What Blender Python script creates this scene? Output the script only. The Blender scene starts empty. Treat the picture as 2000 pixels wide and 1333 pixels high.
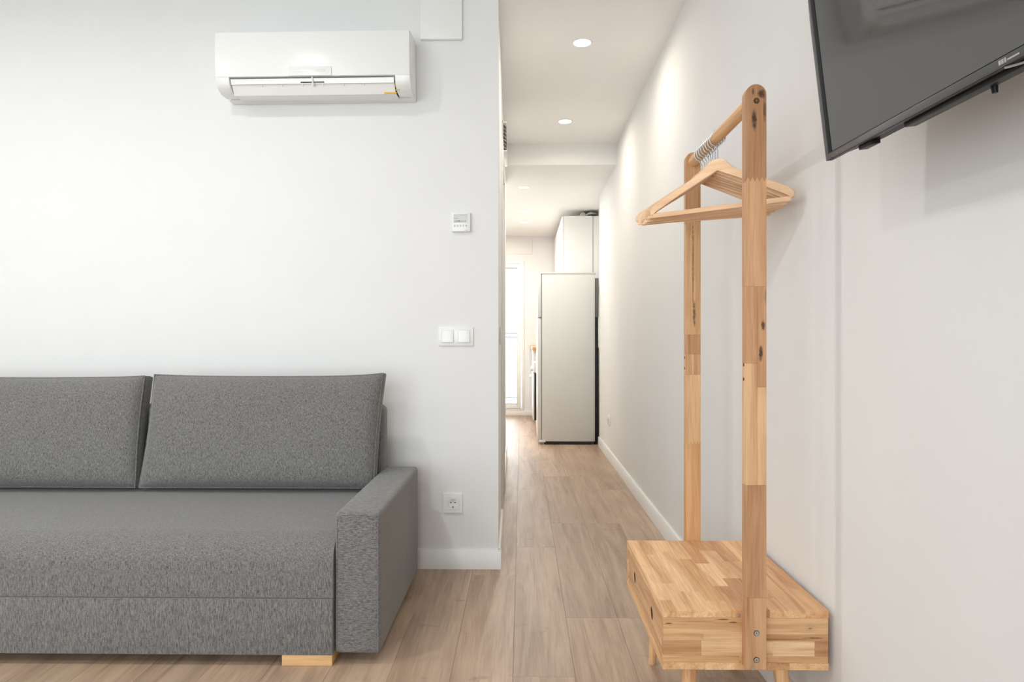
import bpy, bmesh, math, random
from mathutils import Vector, Matrix
random.seed(7)
R = math.radians
S = bpy.context.scene
COL = S.collection

# ------------------------------------------------------------------ camera, world, light, exposure
cam_d = bpy.data.cameras.new('camera')
cam_d.sensor_fit = 'HORIZONTAL'
cam_d.sensor_width = 36.0
cam_d.lens = 36.0 * 1333.0 / 2000.0
cam_d.shift_y = -4.5 / 2000.0
cam_d.clip_start = 0.02
cam = bpy.data.objects.new('camera', cam_d)
COL.objects.link(cam)
cam.location = (0, 0, 1.03)
cam.rotation_euler = (R(90), 0, math.atan(19.0 / 1333.0))
S.camera = cam

SKY = 6.2
w = bpy.data.worlds.new('overcast_sky')
S.world = w
w.use_nodes = True
w.node_tree.nodes['Background'].inputs['Color'].default_value = (0.89, 0.95, 1.0, 1)
w.node_tree.nodes['Background'].inputs['Strength'].default_value = SKY

S.view_settings.view_transform = 'Standard'
S.view_settings.look = 'None'
S.view_settings.exposure = 0.14
S.view_settings.gamma = 1.0
S.view_settings.use_curve_mapping = False
S.cycles.max_bounces = 8
S.cycles.diffuse_bounces = 5
S.cycles.glossy_bounces = 3
S.cycles.caustics_reflective = False
S.cycles.caustics_refractive = False
S.cycles.adaptive_threshold = 0.04
S.cycles.use_denoising = True
S.cycles.sample_clamp_indirect = 8.0


def portal(name, loc, rot, sx, sy):
    d = bpy.data.lights.new(name, 'AREA')
    d.shape = 'RECTANGLE'
    d.size = sx
    d.size_y = sy
    d.cycles.is_portal = True
    o = bpy.data.objects.new(name, d)
    COL.objects.link(o)
    o.location = loc
    o.rotation_euler = rot


# daylight enters through the living room window behind the camera and the kitchen balcony door
portal('daylight_portal', (-1.35, -1.72, 1.30), (R(90), 0, 0), 3.0, 2.2)       # -Z axis -> +Y
portal('daylight_portal', (-0.635, 9.13, 1.07), (R(-90), 0, 0), 1.30, 1.96)      # -Z axis -> -Y

CORRIDOR_W = 4.6
LIVING_W = 9.5
KITCHEN_W = 7.0


# ------------------------------------------------------------------ helpers
def srgb(r, g, b):
    def f(c):
        c /= 255.0
        return c / 12.92 if c <= 0.04045 else ((c + 0.055) / 1.055) ** 2.4
    return (f(r), f(g), f(b), 1.0)


def mat(name, col, rough=0.5, metal=0.0, spec=0.5, bump=0.0, bscale=200.0, coat=0.0):
    m = bpy.data.materials.new(name)
    m.use_nodes = True
    nt = m.node_tree
    b = nt.nodes['Principled BSDF']
    b.inputs['Roughness'].default_value = rough
    b.inputs['Metallic'].default_value = metal
    b.inputs['Specular IOR Level'].default_value = spec
    b.inputs['Coat Weight'].default_value = coat
    tc = nt.nodes.new('ShaderNodeTexCoord')
    n = nt.nodes.new('ShaderNodeTexNoise')
    n.inputs['Scale'].default_value = bscale
    n.inputs['Detail'].default_value = 1.0
    nt.links.new(tc.outputs['Object'], n.inputs['Vector'])
    mx = nt.nodes.new('ShaderNodeMix')
    mx.data_type = 'RGBA'
    mx.inputs[6].default_value = tuple(c * 0.985 for c in col[:3]) + (1,)
    mx.inputs[7].default_value = tuple(min(1, c * 1.015) for c in col[:3]) + (1,)
    nt.links.new(n.outputs['Fac'], mx.inputs[0])
    nt.links.new(mx.outputs[2], b.inputs['Base Color'])
    if bump:
        bp = nt.nodes.new('ShaderNodeBump')
        bp.inputs['Strength'].default_value = bump
        bp.inputs['Distance'].default_value = 0.002
        nt.links.new(n.outputs['Fac'], bp.inputs['Height'])
        nt.links.new(bp.outputs['Normal'], b.inputs['Normal'])
    return m


def emit(name, col, strength):
    m = bpy.data.materials.new(name)
    m.use_nodes = True
    nt = m.node_tree
    b = nt.nodes['Principled BSDF']
    b.inputs['Base Color'].default_value = (0.9, 0.9, 0.9, 1)
    b.inputs['Emission Color'].default_value = col
    b.inputs['Emission Strength'].default_value = strength
    return m


def glass_mat():
    m = bpy.data.materials.new('window_glass')
    m.use_nodes = True
    nt = m.node_tree
    out = nt.nodes['Material Output']
    nt.nodes.remove(nt.nodes['Principled BSDF'])
    t = nt.nodes.new('ShaderNodeBsdfTransparent')
    t.inputs['Color'].default_value = (0.97, 0.985, 0.98, 1)
    g = nt.nodes.new('ShaderNodeBsdfGlossy')
    g.inputs['Roughness'].default_value = 0.02
    fr = nt.nodes.new('ShaderNodeFresnel')
    fr.inputs['IOR'].default_value = 1.45
    mx = nt.nodes.new('ShaderNodeMixShader')
    nt.links.new(fr.outputs[0], mx.inputs[0])
    nt.links.new(t.outputs[0], mx.inputs[1])
    nt.links.new(g.outputs[0], mx.inputs[2])
    nt.links.new(mx.outputs[0], out.inputs['Surface'])
    return m


def wood_mat(name, axis, base_lo, base_hi, knots=(), rough=0.5, scale=1.0, tint=True, fine=1.0, spec=0.4):
    """grain runs along the given local axis; object colour multiplies the tone; knots = ellipses in object space
    (axis_a, axis_b, ca, cb, ra, rb, strength)"""
    m = bpy.data.materials.new(name)
    m.use_nodes = True
    nt = m.node_tree
    L = nt.links.new
    b = nt.nodes['Principled BSDF']
    b.inputs['Roughness'].default_value = rough
    b.inputs['Specular IOR Level'].default_value = spec
    tc = nt.nodes.new('ShaderNodeTexCoord')
    oi = nt.nodes.new('ShaderNodeObjectInfo')
    off = nt.nodes.new('ShaderNodeVectorMath')
    off.operation = 'MULTIPLY_ADD'
    comb = nt.nodes.new('ShaderNodeCombineXYZ')
    for i in range(3):
        L(oi.outputs['Random'], comb.inputs[i])
    L(comb.outputs[0], off.inputs[0])
    off.inputs[1].default_value = (37.0, 53.0, 71.0)
    L(tc.outputs['Object'], off.inputs[2])
    mp = nt.nodes.new('ShaderNodeMapping')
    s = [26.0 * scale] * 3
    s['XYZ'.index(axis)] = 1.7 * scale
    mp.inputs['Scale'].default_value = s
    L(off.outputs[0], mp.inputs['Vector'])
    n1 = nt.nodes.new('ShaderNodeTexNoise')
    n1.inputs['Scale'].default_value = 1.0
    n1.inputs['Detail'].default_value = 6.0
    n1.inputs['Roughness'].default_value = 0.62
    n1.inputs['Distortion'].default_value = 0.9
    L(mp.outputs[0], n1.inputs['Vector'])
    mp2 = nt.nodes.new('ShaderNodeMapping')
    s2 = [240.0 * fine] * 3
    s2['XYZ'.index(axis)] = 9.0 * fine
    mp2.inputs['Scale'].default_value = s2
    L(off.outputs[0], mp2.inputs['Vector'])
    n2 = nt.nodes.new('ShaderNodeTexNoise')
    n2.inputs['Scale'].default_value = 1.0
    n2.inputs['Detail'].default_value = 2.0
    L(mp2.outputs[0], n2.inputs['Vector'])
    addn = nt.nodes.new('ShaderNodeMath')
    addn.operation = 'MULTIPLY_ADD'
    L(n2.outputs['Fac'], addn.inputs[0])
    addn.inputs[1].default_value = 0.35
    L(n1.outputs['Fac'], addn.inputs[2])
    ramp = nt.nodes.new('ShaderNodeValToRGB')
    ramp.color_ramp.elements[0].position = 0.45
    ramp.color_ramp.elements[0].color = base_lo
    ramp.color_ramp.elements[1].position = 0.82
    ramp.color_ramp.elements[1].color = base_hi
    L(addn.outputs[0], ramp.inputs[0])
    cur = ramp.outputs[0]
    if tint:
        mul = nt.nodes.new('ShaderNodeMix')
        mul.data_type = 'RGBA'
        mul.blend_type = 'MULTIPLY'
        mul.inputs[0].default_value = 1.0
        L(cur, mul.inputs[6])
        L(oi.outputs['Color'], mul.inputs[7])
        cur = mul.outputs[2]
    if knots:
        sep = nt.nodes.new('ShaderNodeSeparateXYZ')
        wob = nt.nodes.new('ShaderNodeTexNoise')
        wob.inputs['Scale'].default_value = 90.0
        L(tc.outputs['Object'], wob.inputs['Vector'])
        L(tc.outputs['Object'], sep.inputs[0])
        for (a, bb, ca, cb, ra, rb, st) in knots:
            def lin(ax, c, r):
                q = nt.nodes.new('ShaderNodeMath')
                q.operation = 'SUBTRACT'
                L(sep.outputs['XYZ'.index(ax)], q.inputs[0])
                q.inputs[1].default_value = c
                q2 = nt.nodes.new('ShaderNodeMath')
                q2.operation = 'DIVIDE'
                L(q.outputs[0], q2.inputs[0])
                q2.inputs[1].default_value = r
                q3 = nt.nodes.new('ShaderNodeMath')
                q3.operation = 'POWER'
                q4 = nt.nodes.new('ShaderNodeMath')
                q4.operation = 'ABSOLUTE'
                L(q2.outputs[0], q4.inputs[0])
                L(q4.outputs[0], q3.inputs[0])
                q3.inputs[1].default_value = 2.0
                return q3.outputs[0]
            su = nt.nodes.new('ShaderNodeMath')
            su.operation = 'ADD'
            L(lin(a, ca, ra), su.inputs[0])
            L(lin(bb, cb, rb), su.inputs[1])
            ws = nt.nodes.new('ShaderNodeMath')
            ws.operation = 'MULTIPLY_ADD'
            L(wob.outputs['Fac'], ws.inputs[0])
            ws.inputs[1].default_value = 1.8
            L(su.outputs[0], ws.inputs[2])
            mr = nt.nodes.new('ShaderNodeMapRange')
            mr.inputs['From Min'].default_value = 1.1
            mr.inputs['From Max'].default_value = 2.1
            mr.inputs['To Min'].default_value = st
            mr.inputs['To Max'].default_value = 0.0
            L(ws.outputs[0], mr.inputs['Value'])
            mk = nt.nodes.new('ShaderNodeMix')
            mk.data_type = 'RGBA'
            L(mr.outputs[0], mk.inputs[0])
            L(cur, mk.inputs[6])
            mk.inputs[7].default_value = srgb(62, 42, 34)
            cur = mk.outputs[2]
    L(cur, b.inputs['Base Color'])
    bp = nt.nodes.new('ShaderNodeBump')
    bp.inputs['Strength'].default_value = 0.12
    bp.inputs['Distance'].default_value = 0.001
    L(addn.outputs[0], bp.inputs['Height'])
    L(bp.outputs['Normal'], b.inputs['Normal'])
    return m


def floor_mat():
    m = wood_mat('laminate_plank', 'Y', srgb(148, 122, 102), srgb(191, 165, 142), rough=0.42, scale=0.62, fine=0.8, spec=0.5)
    nt = m.node_tree
    L = nt.links.new
    b = nt.nodes['Principled BSDF']
    src = b.inputs['Base Color'].links[0].from_socket
    off = [n for n in nt.nodes if n.type == 'VECT_MATH'][0]
    # broad soft greyish clouds of the printed decor
    n = nt.nodes.new('ShaderNodeTexNoise')
    n.inputs['Scale'].default_value = 3.2
    n.inputs['Detail'].default_value = 3.0
    L(off.outputs[0], n.inputs['Vector'])
    mr = nt.nodes.new('ShaderNodeMapRange')
    mr.inputs['From Min'].default_value = 0.42
    mr.inputs['From Max'].default_value = 0.75
    mr.inputs['To Max'].default_value = 0.45
    L(n.outputs['Fac'], mr.inputs['Value'])
    mx = nt.nodes.new('ShaderNodeMix')
    mx.data_type = 'RGBA'
    L(mr.outputs[0], mx.inputs[0])
    L(src, mx.inputs[6])
    mx.inputs[7].default_value = srgb(162, 138, 121)
    # small dark knots and cross checks
    mp = nt.nodes.new('ShaderNodeMapping')
    mp.inputs['Scale'].default_value = (7.0, 12.0, 7.0)
    L(off.outputs[0], mp.inputs['Vector'])
    n3 = nt.nodes.new('ShaderNodeTexNoise')
    n3.inputs['Scale'].default_value = 1.0
    n3.inputs['Detail'].default_value = 4.0
    n3.inputs['Distortion'].default_value = 1.3
    L(mp.outputs[0], n3.inputs['Vector'])
    mr3 = nt.nodes.new('ShaderNodeMapRange')
    mr3.inputs['From Min'].default_value = 0.66
    mr3.inputs['From Max'].default_value = 0.78
    mr3.inputs['To Max'].default_value = 0.6
    L(n3.outputs['Fac'], mr3.inputs['Value'])
    mk = nt.nodes.new('ShaderNodeMix')
    mk.data_type = 'RGBA'
    L(mr3.outputs[0], mk.inputs[0])
    L(mx.outputs[2], mk.inputs[6])
    mk.inputs[7].default_value = srgb(126, 100, 84)
    L(mk.outputs[2], b.inputs['Base Color'])
    return m


def fabric_mat(name, long_axis):
    m = bpy.data.materials.new(name)
    m.use_nodes = True
    nt = m.node_tree
    L = nt.links.new
    b = nt.nodes['Principled BSDF']
    b.inputs['Roughness'].default_value = 0.95
    b.inputs['Specular IOR Level'].default_value = 0.15
    b.inputs['Sheen Weight'].default_value = 0.25
    b.inputs['Sheen Roughness'].default_value = 0.5
    tc = nt.nodes.new('ShaderNodeTexCoord')

    def streak(ax, long_s, short_s):
        mp = nt.nodes.new('ShaderNodeMapping')
        s = [short_s] * 3
        s['XYZ'.index(ax)] = long_s
        mp.inputs['Scale'].default_value = s
        L(tc.outputs['Object'], mp.inputs['Vector'])
        n = nt.nodes.new('ShaderNodeTexNoise')
        n.inputs['Scale'].default_value = 1.0
        n.inputs['Detail'].default_value = 2.5
        n.inputs['Roughness'].default_value = 0.6
        L(mp.outputs[0], n.inputs['Vector'])
        return n.outputs['Fac']
    other = 'X' if long_axis != 'X' else 'Z'
    a1 = streak(long_axis, 70.0, 560.0)
    a2 = streak(other, 120.0, 640.0)
    ad = nt.nodes.new('ShaderNodeMath')
    ad.operation = 'MULTIPLY_ADD'
    L(a2, ad.inputs[0])
    ad.inputs[1].default_value = 0.55
    L(a1, ad.inputs[2])
    ramp = nt.nodes.new('ShaderNodeValToRGB')
    e = ramp.color_ramp.elements
    e[0].position = 0.52
    e[0].color = srgb(64, 63, 63)
    e[1].position = 1.02
    e[1].color = srgb(143, 141, 139)
    L(ad.outputs[0], ramp.inputs[0])
    L(ramp.outputs[0], b.inputs['Base Color'])
    bp = nt.nodes.new('ShaderNodeBump')
    bp.inputs['Strength'].default_value = 0.35
    bp.inputs['Distance'].default_value = 0.001
    L(ad.outputs[0], bp.inputs['Height'])
    L(bp.outputs['Normal'], b.inputs['Normal'])
    return m


M = dict(
    wall=mat('white_wall_paint', (0.80, 0.80, 0.795, 1), 0.85, spec=0.2, bscale=6),
    ceil=mat('white_ceiling_paint', (0.88, 0.875, 0.865, 1), 0.9, spec=0.2, bscale=6),
    trim=mat('white_lacquer_trim', (0.82, 0.81, 0.79, 1), 0.4),
    subfloor=mat('dark_underlay', srgb(120, 98, 82), 0.9),
    plastic=mat('white_plastic', (0.84, 0.84, 0.825, 1), 0.28),
    plastic_grey=mat('pale_grey_plastic', (0.60, 0.60, 0.58, 1), 0.4),
    dark=mat('dark_cavity', (0.02, 0.02, 0.02, 1), 0.7),
    hole=mat('dark_hole', srgb(60, 42, 30), 0.9),
    lcd=mat('grey_display', srgb(204, 207, 202), 0.3),
    ink=mat('grey_print', srgb(180, 181, 177), 0.6),
    yellow=mat('yellow_sticker', srgb(222, 180, 30), 0.5),
    tv_black=mat('black_tv_plastic', (0.010, 0.010, 0.011, 1), 0.4, spec=0.2),
    tv_bezel=mat('dark_grey_bezel', (0.06, 0.06, 0.062, 1), 0.3),
    tv_silver=mat('silver_print', (0.40, 0.40, 0.38, 1), 0.35),
    chrome=mat('chrome_wire', (0.50, 0.53, 0.57, 1), 0.22, metal=1.0),
    steel=mat('zinc_bolt', (0.6, 0.58, 0.54, 1), 0.28, metal=1.0),
    brass=mat('brass_bolt', srgb(150, 125, 60), 0.3, metal=1.0),
    fridge=mat('white_fridge_enamel', (0.70, 0.715, 0.685, 1), 0.4),
    fridge_seal=mat('grey_rubber_seal', (0.25, 0.25, 0.25, 1), 0.7),
    black=mat('black_metal', (0.008, 0.008, 0.009, 1), 0.5),
    cabinet=mat('white_cabinet_lacquer', (0.82, 0.82, 0.80, 1), 0.3),
    pvc=mat('white_pvc_frame', (0.84, 0.84, 0.83, 1), 0.35),
    gasket=mat('grey_gasket', (0.18, 0.18, 0.18, 1), 0.7),
    rail=mat('grey_railing_paint', (0.09, 0.09, 0.095, 1), 0.5),
    foil=mat('grey_duct_foil', (0.5, 0.5, 0.47, 1), 0.35, metal=0.7),
    concrete=mat('balcony_concrete', (0.6, 0.6, 0.58, 1), 0.9),
    glass=glass_mat(),
    floor=floor_mat(),
    beech=wood_mat('beech_block', 'X', srgb(205, 160, 108), srgb(228, 188, 138)),
    worktop=wood_mat('oak_worktop', 'Y', srgb(176, 130, 80), srgb(210, 168, 116)),
    fab_z=fabric_mat('grey_melange_fabric_upright', 'Z'),
    fab_x=fabric_mat('grey_melange_fabric_cross', 'X'),
    fab_y=fabric_mat('grey_melange_fabric_deep', 'Y'),
)
WLO, WHI = srgb(186, 138, 96), srgb(230, 192, 150)
M['wood_z'] = wood_mat('rubberwood_upright', 'Z', WLO, WHI)
M['wood_y'] = wood_mat('rubberwood_lengthwise', 'Y', WLO, WHI)
M['wood_x'] = wood_mat('rubberwood_cross', 'X', WLO, WHI)
M['hanger'] = wood_mat('pale_hanger_wood', 'X', srgb(218, 176, 138), srgb(240, 206, 170), scale=0.6)


def tv_screen_mat():
    m = bpy.data.materials.new('semi_gloss_screen')
    m.use_nodes = True
    nt = m.node_tree
    out = nt.nodes['Material Output']
    nt.nodes.remove(nt.nodes['Principled BSDF'])
    d = nt.nodes.new('ShaderNodeBsdfDiffuse')
    d.inputs['Color'].default_value = (0.060, 0.058, 0.056, 1)
    g = nt.nodes.new('ShaderNodeBsdfGlossy')
    g.inputs['Roughness'].default_value = 0.045
    f = nt.nodes.new('ShaderNodeFresnel')
    f.inputs['IOR'].default_value = 1.82
    mx = nt.nodes.new('ShaderNodeMixShader')
    nt.links.new(f.outputs[0], mx.inputs[0])
    nt.links.new(d.outputs[0], mx.inputs[1])
    nt.links.new(g.outputs[0], mx.inputs[2])
    nt.links.new(mx.outputs[0], out.inputs['Surface'])
    return m


M['screen'] = tv_screen_mat()


def finish(bm, ang=38):
    bm.normal_update()
    lim = R(ang)
    for f in bm.faces:
        f.smooth = True
    for e in bm.edges:
        if len(e.link_faces) == 2:
            if e.calc_face_angle(0) > lim:
                e.smooth = False


def wloc(o):
    v = Vector((0, 0, 0))
    while o:
        v += o.location
        o = o.parent
    return v


def obj(name, bm, m, parent=None, smooth_angle=38, origin=None):
    """link a bmesh built in room coordinates as one mesh object with its origin at its own centre"""
    bmesh.ops.recalc_face_normals(bm, faces=bm.faces)
    finish(bm, smooth_angle)
    lo = Vector((min(v.co.x for v in bm.verts), min(v.co.y for v in bm.verts), min(v.co.z for v in bm.verts)))
    hi = Vector((max(v.co.x for v in bm.verts), max(v.co.y for v in bm.verts), max(v.co.z for v in bm.verts)))
    c = Vector(origin) if origin else (lo + hi) / 2
    bmesh.ops.translate(bm, verts=bm.verts, vec=-c)
    me = bpy.data.meshes.new(name)
    bm.to_mesh(me)
    bm.free()
    me.materials.append(m if not isinstance(m, str) else M[m])
    o = bpy.data.objects.new(name, me)
    COL.objects.link(o)
    o.location = c - (wloc(parent) if parent else Vector((0, 0, 0)))
    if parent:
        o.parent = parent
    return o


def box(bm, x0, x1, y0, y1, z0, z1, bev=0.0, seg=2):
    r = bmesh.ops.create_cube(bm, size=1.0)
    vs = r['verts']
    for v in vs:
        v.co = Vector((x0 + (v.co.x + .5) * (x1 - x0), y0 + (v.co.y + .5) * (y1 - y0), z0 + (v.co.z + .5) * (z1 - z0)))
    if bev:
        es = list({e for v in vs for e in v.link_edges})
        bmesh.ops.bevel(bm, geom=es, offset=bev, segments=seg, profile=0.5, affect='EDGES')
    return bm


def nb(*a, **k):
    bm = bmesh.new()
    if a:
        box(bm, *a, **k)
    return bm


def cyl(bm, p0, p1, r0, r1=None, n=20):
    p0, p1 = Vector(p0), Vector(p1)
    r1 = r0 if r1 is None else r1
    d = p1 - p0
    q = Vector((0, 0, 1)).rotation_difference(d.normalized()).to_matrix().to_4x4()
    bmesh.ops.create_cone(bm, cap_ends=True, segments=n, radius1=r0, radius2=r1, depth=d.length,
                          matrix=Matrix.Translation((p0 + p1) / 2) @ q)
    return bm


def tube(bm, pts, r, n=8):
    pts = [Vector(p) for p in pts]
    rings = []
    up = None
    for i, p in enumerate(pts):
        t = (pts[min(i + 1, len(pts) - 1)] - pts[max(i - 1, 0)]).normalized()
        if up is None:
            up = Vector((0, 0, 1)) if abs(t.z) < 0.9 else Vector((1, 0, 0))
        a = t.cross(up).normalized()
        b = a.cross(t).normalized()
        up = b
        rings.append([bm.verts.new(p + (a * math.cos(k * 2 * math.pi / n) + b * math.sin(k * 2 * math.pi / n)) * r) for k in range(n)])
    for A, B in zip(rings[:-1], rings[1:]):
        for k in range(n):
            bm.faces.new((A[k], A[(k + 1) % n], B[(k + 1) % n], B[k]))
    bm.faces.new(rings[0])
    bm.faces.new(rings[-1])
    return bm


def prism(bm, poly, axis, a0, a1, bev=0.0):
    """extrude a 2D outline along an axis; outline is in the two other axes in order"""
    def P(u, v, a):
        return {'X': (a, u, v), 'Y': (u, a, v), 'Z': (u, v, a)}[axis]
    A = [bm.verts.new(P(u, v, a0)) for u, v in poly]
    B = [bm.verts.new(P(u, v, a1)) for u, v in poly]
    f0 = bm.faces.new(A)
    f1 = bm.faces.new(B)
    n = len(poly)
    for i in range(n):
        bm.faces.new((A[i], A[(i + 1) % n], B[(i + 1) % n], B[i]))
    if bev:
        bmesh.ops.recalc_face_normals(bm, faces=bm.faces)
        es = list(set(f0.edges) | set(f1.edges))
        bmesh.ops.bevel(bm, geom=es, offset=bev, segments=2, profile=0.5, affect='EDGES')
    return bm


def sheet_with_holes(outline, holes, thick):
    """2D outline with holes -> bmesh in local XY plane, thickness in Z"""
    cu = bpy.data.curves.new('tmp', 'CURVE')
    cu.dimensions = '2D'
    cu.fill_mode = 'BOTH'
    cu.extrude = thick / 2
    for pl in [outline] + list(holes):
        s = cu.splines.new('POLY')
        s.points.add(len(pl) - 1)
        for p, (x, y) in zip(s.points, pl):
            p.co = (x, y, 0, 1)
        s.use_cyclic_u = True
    o = bpy.data.objects.new('tmp', cu)
    me = bpy.data.meshes.new_from_object(o)
    bm = bmesh.new()
    bm.from_mesh(me)
    bmesh.ops.remove_doubles(bm, verts=bm.verts, dist=1e-6)
    bpy.data.objects.remove(o)
    bpy.data.curves.remove(cu)
    bpy.data.meshes.remove(me)
    return bm


def thing(name, label, cat, loc, group=None):
    o = bpy.data.objects.new(name, None)
    o.empty_display_size = 0.1
    COL.objects.link(o)
    o.location = loc
    tag(o, label, cat, group)
    return o


def tag(o, label, cat, group=None):
    o['label'] = label
    o['category'] = cat
    if group:
        o['group'] = group
    return o


def struct(name, bm, m, parent=None, label=None, **k):
    o = obj(name, bm, m, parent, **k)
    if not parent:
        o['kind'] = 'structure'
    if label:
        o['label'] = label
    return o


def copy_tree(o, parent=None):
    c = o.copy()
    COL.objects.link(c)
    c.parent = parent
    for ch in list(o.children):
        copy_tree(ch, c)
    return c


# ------------------------------------------------------------------ the setting
CEIL = 2.565
KCEIL = 2.405
WX = 0.747           # right wall
WY = 3.056           # wall behind the sofa
LX = -3.30           # left end of living room
BY = -1.70           # wall behind the camera
KY = 9.15            # far kitchen wall
KX0, KX1 = -1.40, 0.82
CA = -math.atan(0.0120)   # the corridor's left wall runs a hair out of square


def corr(o):
    """turn a piece of the corridor's left wall about the wall corner"""
    piv = Vector((-0.105, WY, 0))
    o.matrix_world = Matrix.Translation(piv) @ Matrix.Rotation(-CA, 4, 'Z') @ Matrix.Translation(-piv) @ Matrix.Translation(o.location)
    return o


fl = struct('floor', nb(LX - .1, KX1 + .1, BY - .1, KY + .1, -0.06, -0.0102), 'subfloor', label='light brown wood plank floor')
PW, PL = 0.19, 1.29
plank_cache = {}


def plank(x0, x1, y0, y1):
    key = (round(x1 - x0, 3), round(y1 - y0, 3))
    c = Vector(((x0 + x1) / 2, (y0 + y1) / 2, -0.005))
    if key not in plank_cache:
        bm = nb(x0 + .00025, x1 - .00025, y0 + .00025, y1 - .00025, -0.010, 0.0)
        top = [e for e in bm.edges if all(v.co.z > -1e-6 for v in e.verts)]
        bmesh.ops.bevel(bm, geom=top, offset=0.0005, segments=1, affect='EDGES')
        o = obj('plank', bm, 'floor', fl, smooth_angle=10)
        plank_cache[key] = o
    else:
        o = plank_cache[key].copy()
        COL.objects.link(o)
        o.location = c - fl.location
    t = random.uniform(0.90, 1.07)
    o.color = (t * random.uniform(.985, 1.015), t, t * random.uniform(.97, 1.02), 1)


rng = random.Random(3)
x = -0.027 - PW * 17
row = 0
while x < KX1 + 0.03:
    xa, xb = x, x + PW
    mid = (xa + xb) / 2
    if mid > -0.22:
        spans = [(BY, KY)]
    elif mid > KX0 - .05:
        spans = [(BY, WY + .04), (5.94, KY)]
    else:
        spans = [(BY, WY + .04)]
    for (ya, yb) in spans:
        y = ya - PL + rng.choice((.12, .35, .55, .8, 1.0, 1.2))
        while y < yb:
            a, b = max(y, ya), min(y + PL, yb)
            if b - a > .03:
                plank(xa, xb, a, b)
            y += PL
    x += PW
    row += 1

struct('ceiling', nb(LX - .1, KX1 + .1, BY - .1, 6.0, CEIL, CEIL + .15), 'ceil')
struct('ceiling', nb(KX0 - .1, KX1 + .1, 5.40, KY + .1, KCEIL, CEIL + .15), 'ceil', label='lower white ceiling of the kitchen end')
struct('wall_back', nb(LX - .1, -0.105, WY, WY + .10, -0.05, CEIL), 'wall', label='white wall behind the sofa')
struct('wall_right', nb(WX, WX + .2, BY - .1, 6.575, -0.05, CEIL), 'wall', label='long white wall on the right')
struct('wall_left', nb(LX - .1, LX, BY - .1, WY + .1, -0.05, CEIL), 'wall')
wc = nb(-0.24, -0.105, WY + .001, 3.84, -0.05, CEIL)
box(wc, -0.24, -0.105, 4.56, 6.0, -0.05, CEIL)
box(wc, -0.24, -0.105, 3.84, 4.56, 2.06, CEIL)
box(wc, -0.24, -0.165, 3.84, 4.56, -0.05, 2.06)
corr(struct('wall_corridor', wc, 'wall', label='white corridor wall with a door'))
struct('wall_kitchen', nb(KX0, -0.14, 5.90, 6.0, -0.05, CEIL), 'wall')
struct('wall_kitchen', nb(KX0 - .1, KX0, 5.90, KY + .1, -0.05, CEIL), 'wall')
struct('wall_kitchen', nb(KX1, KX1 + .1, 6.5, KY + .1, -0.05, CEIL), 'wall')

# far wall with the balcony door opening
WX0, WX1, WZ0, WZ1 = -1.30, 0.03, 0.06, 2.07  # opening widened out of view on the left to brighten the kitchen
b = nb(KX0 - .1, WX0, KY, KY + .15, -0.05, CEIL)
box(b, WX1, KX1 + .1, KY, KY + .15, -0.05, CEIL)
box(b, WX0, WX1, KY, KY + .15, WZ1, CEIL)
box(b, WX0, WX1, KY, KY + .15, -0.05, WZ0)
struct('wall_far', b, 'wall', label='far white kitchen wall with balcony door')

# wall behind the camera with its window opening
VX0, VX1, VZ0, VZ1 = -2.90, 0.20, 0.15, 2.45
b = nb(LX - .1, VX0, BY - .15, BY, -0.05, CEIL)
box(b, VX1, WX + .1, BY - .15, BY, -0.05, CEIL)
box(b, VX0, VX1, BY - .15, BY, VZ1, CEIL)
box(b, VX0, VX1, BY - .15, BY, -0.05, VZ0)
struct('wall_front', b, 'wall')

# kitchen balcony door
win = bpy.data.objects.new('window_1', None)
COL.objects.link(win)
win.location = (-0.635, KY, WZ0)
win['kind'] = 'structure'
win['label'] = 'glazed white balcony door at the far end of the kitchen'


def ring(x0, x1, z0, z1, t, y0, y1, bev=0.002):
    bm = nb(x0, x0 + t, y0, y1, z0, z1, bev=bev)
    box(bm, x1 - t, x1, y0, y1, z0, z1, bev=bev)
    box(bm, x0 + t, x1 - t, y0, y1, z1 - t, z1, bev=bev)
    box(bm, x0 + t, x1 - t, y0, y1, z0, z0 + t, bev=bev)
    return bm


obj('window_frame', ring(WX0, WX1, WZ0, WZ1, .032, KY - .012, KY + .06), 'pvc', win)
for (la, lb) in ((WX0 + .036, -0.637), (-0.633, WX1 - .036)):
    leaf = obj('leaf_frame', ring(la, lb, WZ0 + .036, WZ1 - .036, .055, KY - .02, KY + .045), 'pvc', win)
    obj('gasket', ring(la + .0545, lb - .0545, WZ0 + .0905, WZ1 - .0905, .007, KY - .008, KY + .03, bev=0), 'gasket', leaf)
    obj('pane', nb(la + .058, lb - .058, KY + .008, KY + .014, WZ0 + .094, WZ1 - .094), 'glass', leaf)
obj('handle', box(nb(-0.612, -0.598, KY - .06, KY - .02, 1.02, 1.035), -0.612, -0.598, KY - .066, KY - .052, .92, 1.035, bev=.003), 'plastic_grey', leaf)
struct('trim_1', box(nb(WX0 - .1, 0.14, KY - .012, KY, 2.165, 2.375, bev=.003), WX0 - .06, 0.10, KY - .017, KY - .012, 2.195, 2.345, bev=.002),
       'trim', label='white roller shutter box over the balcony door')
struct('trim_2', nb(KX0, 0.16, KY - .014, KY, 0.0, .06, bev=.003), 'trim')

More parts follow.
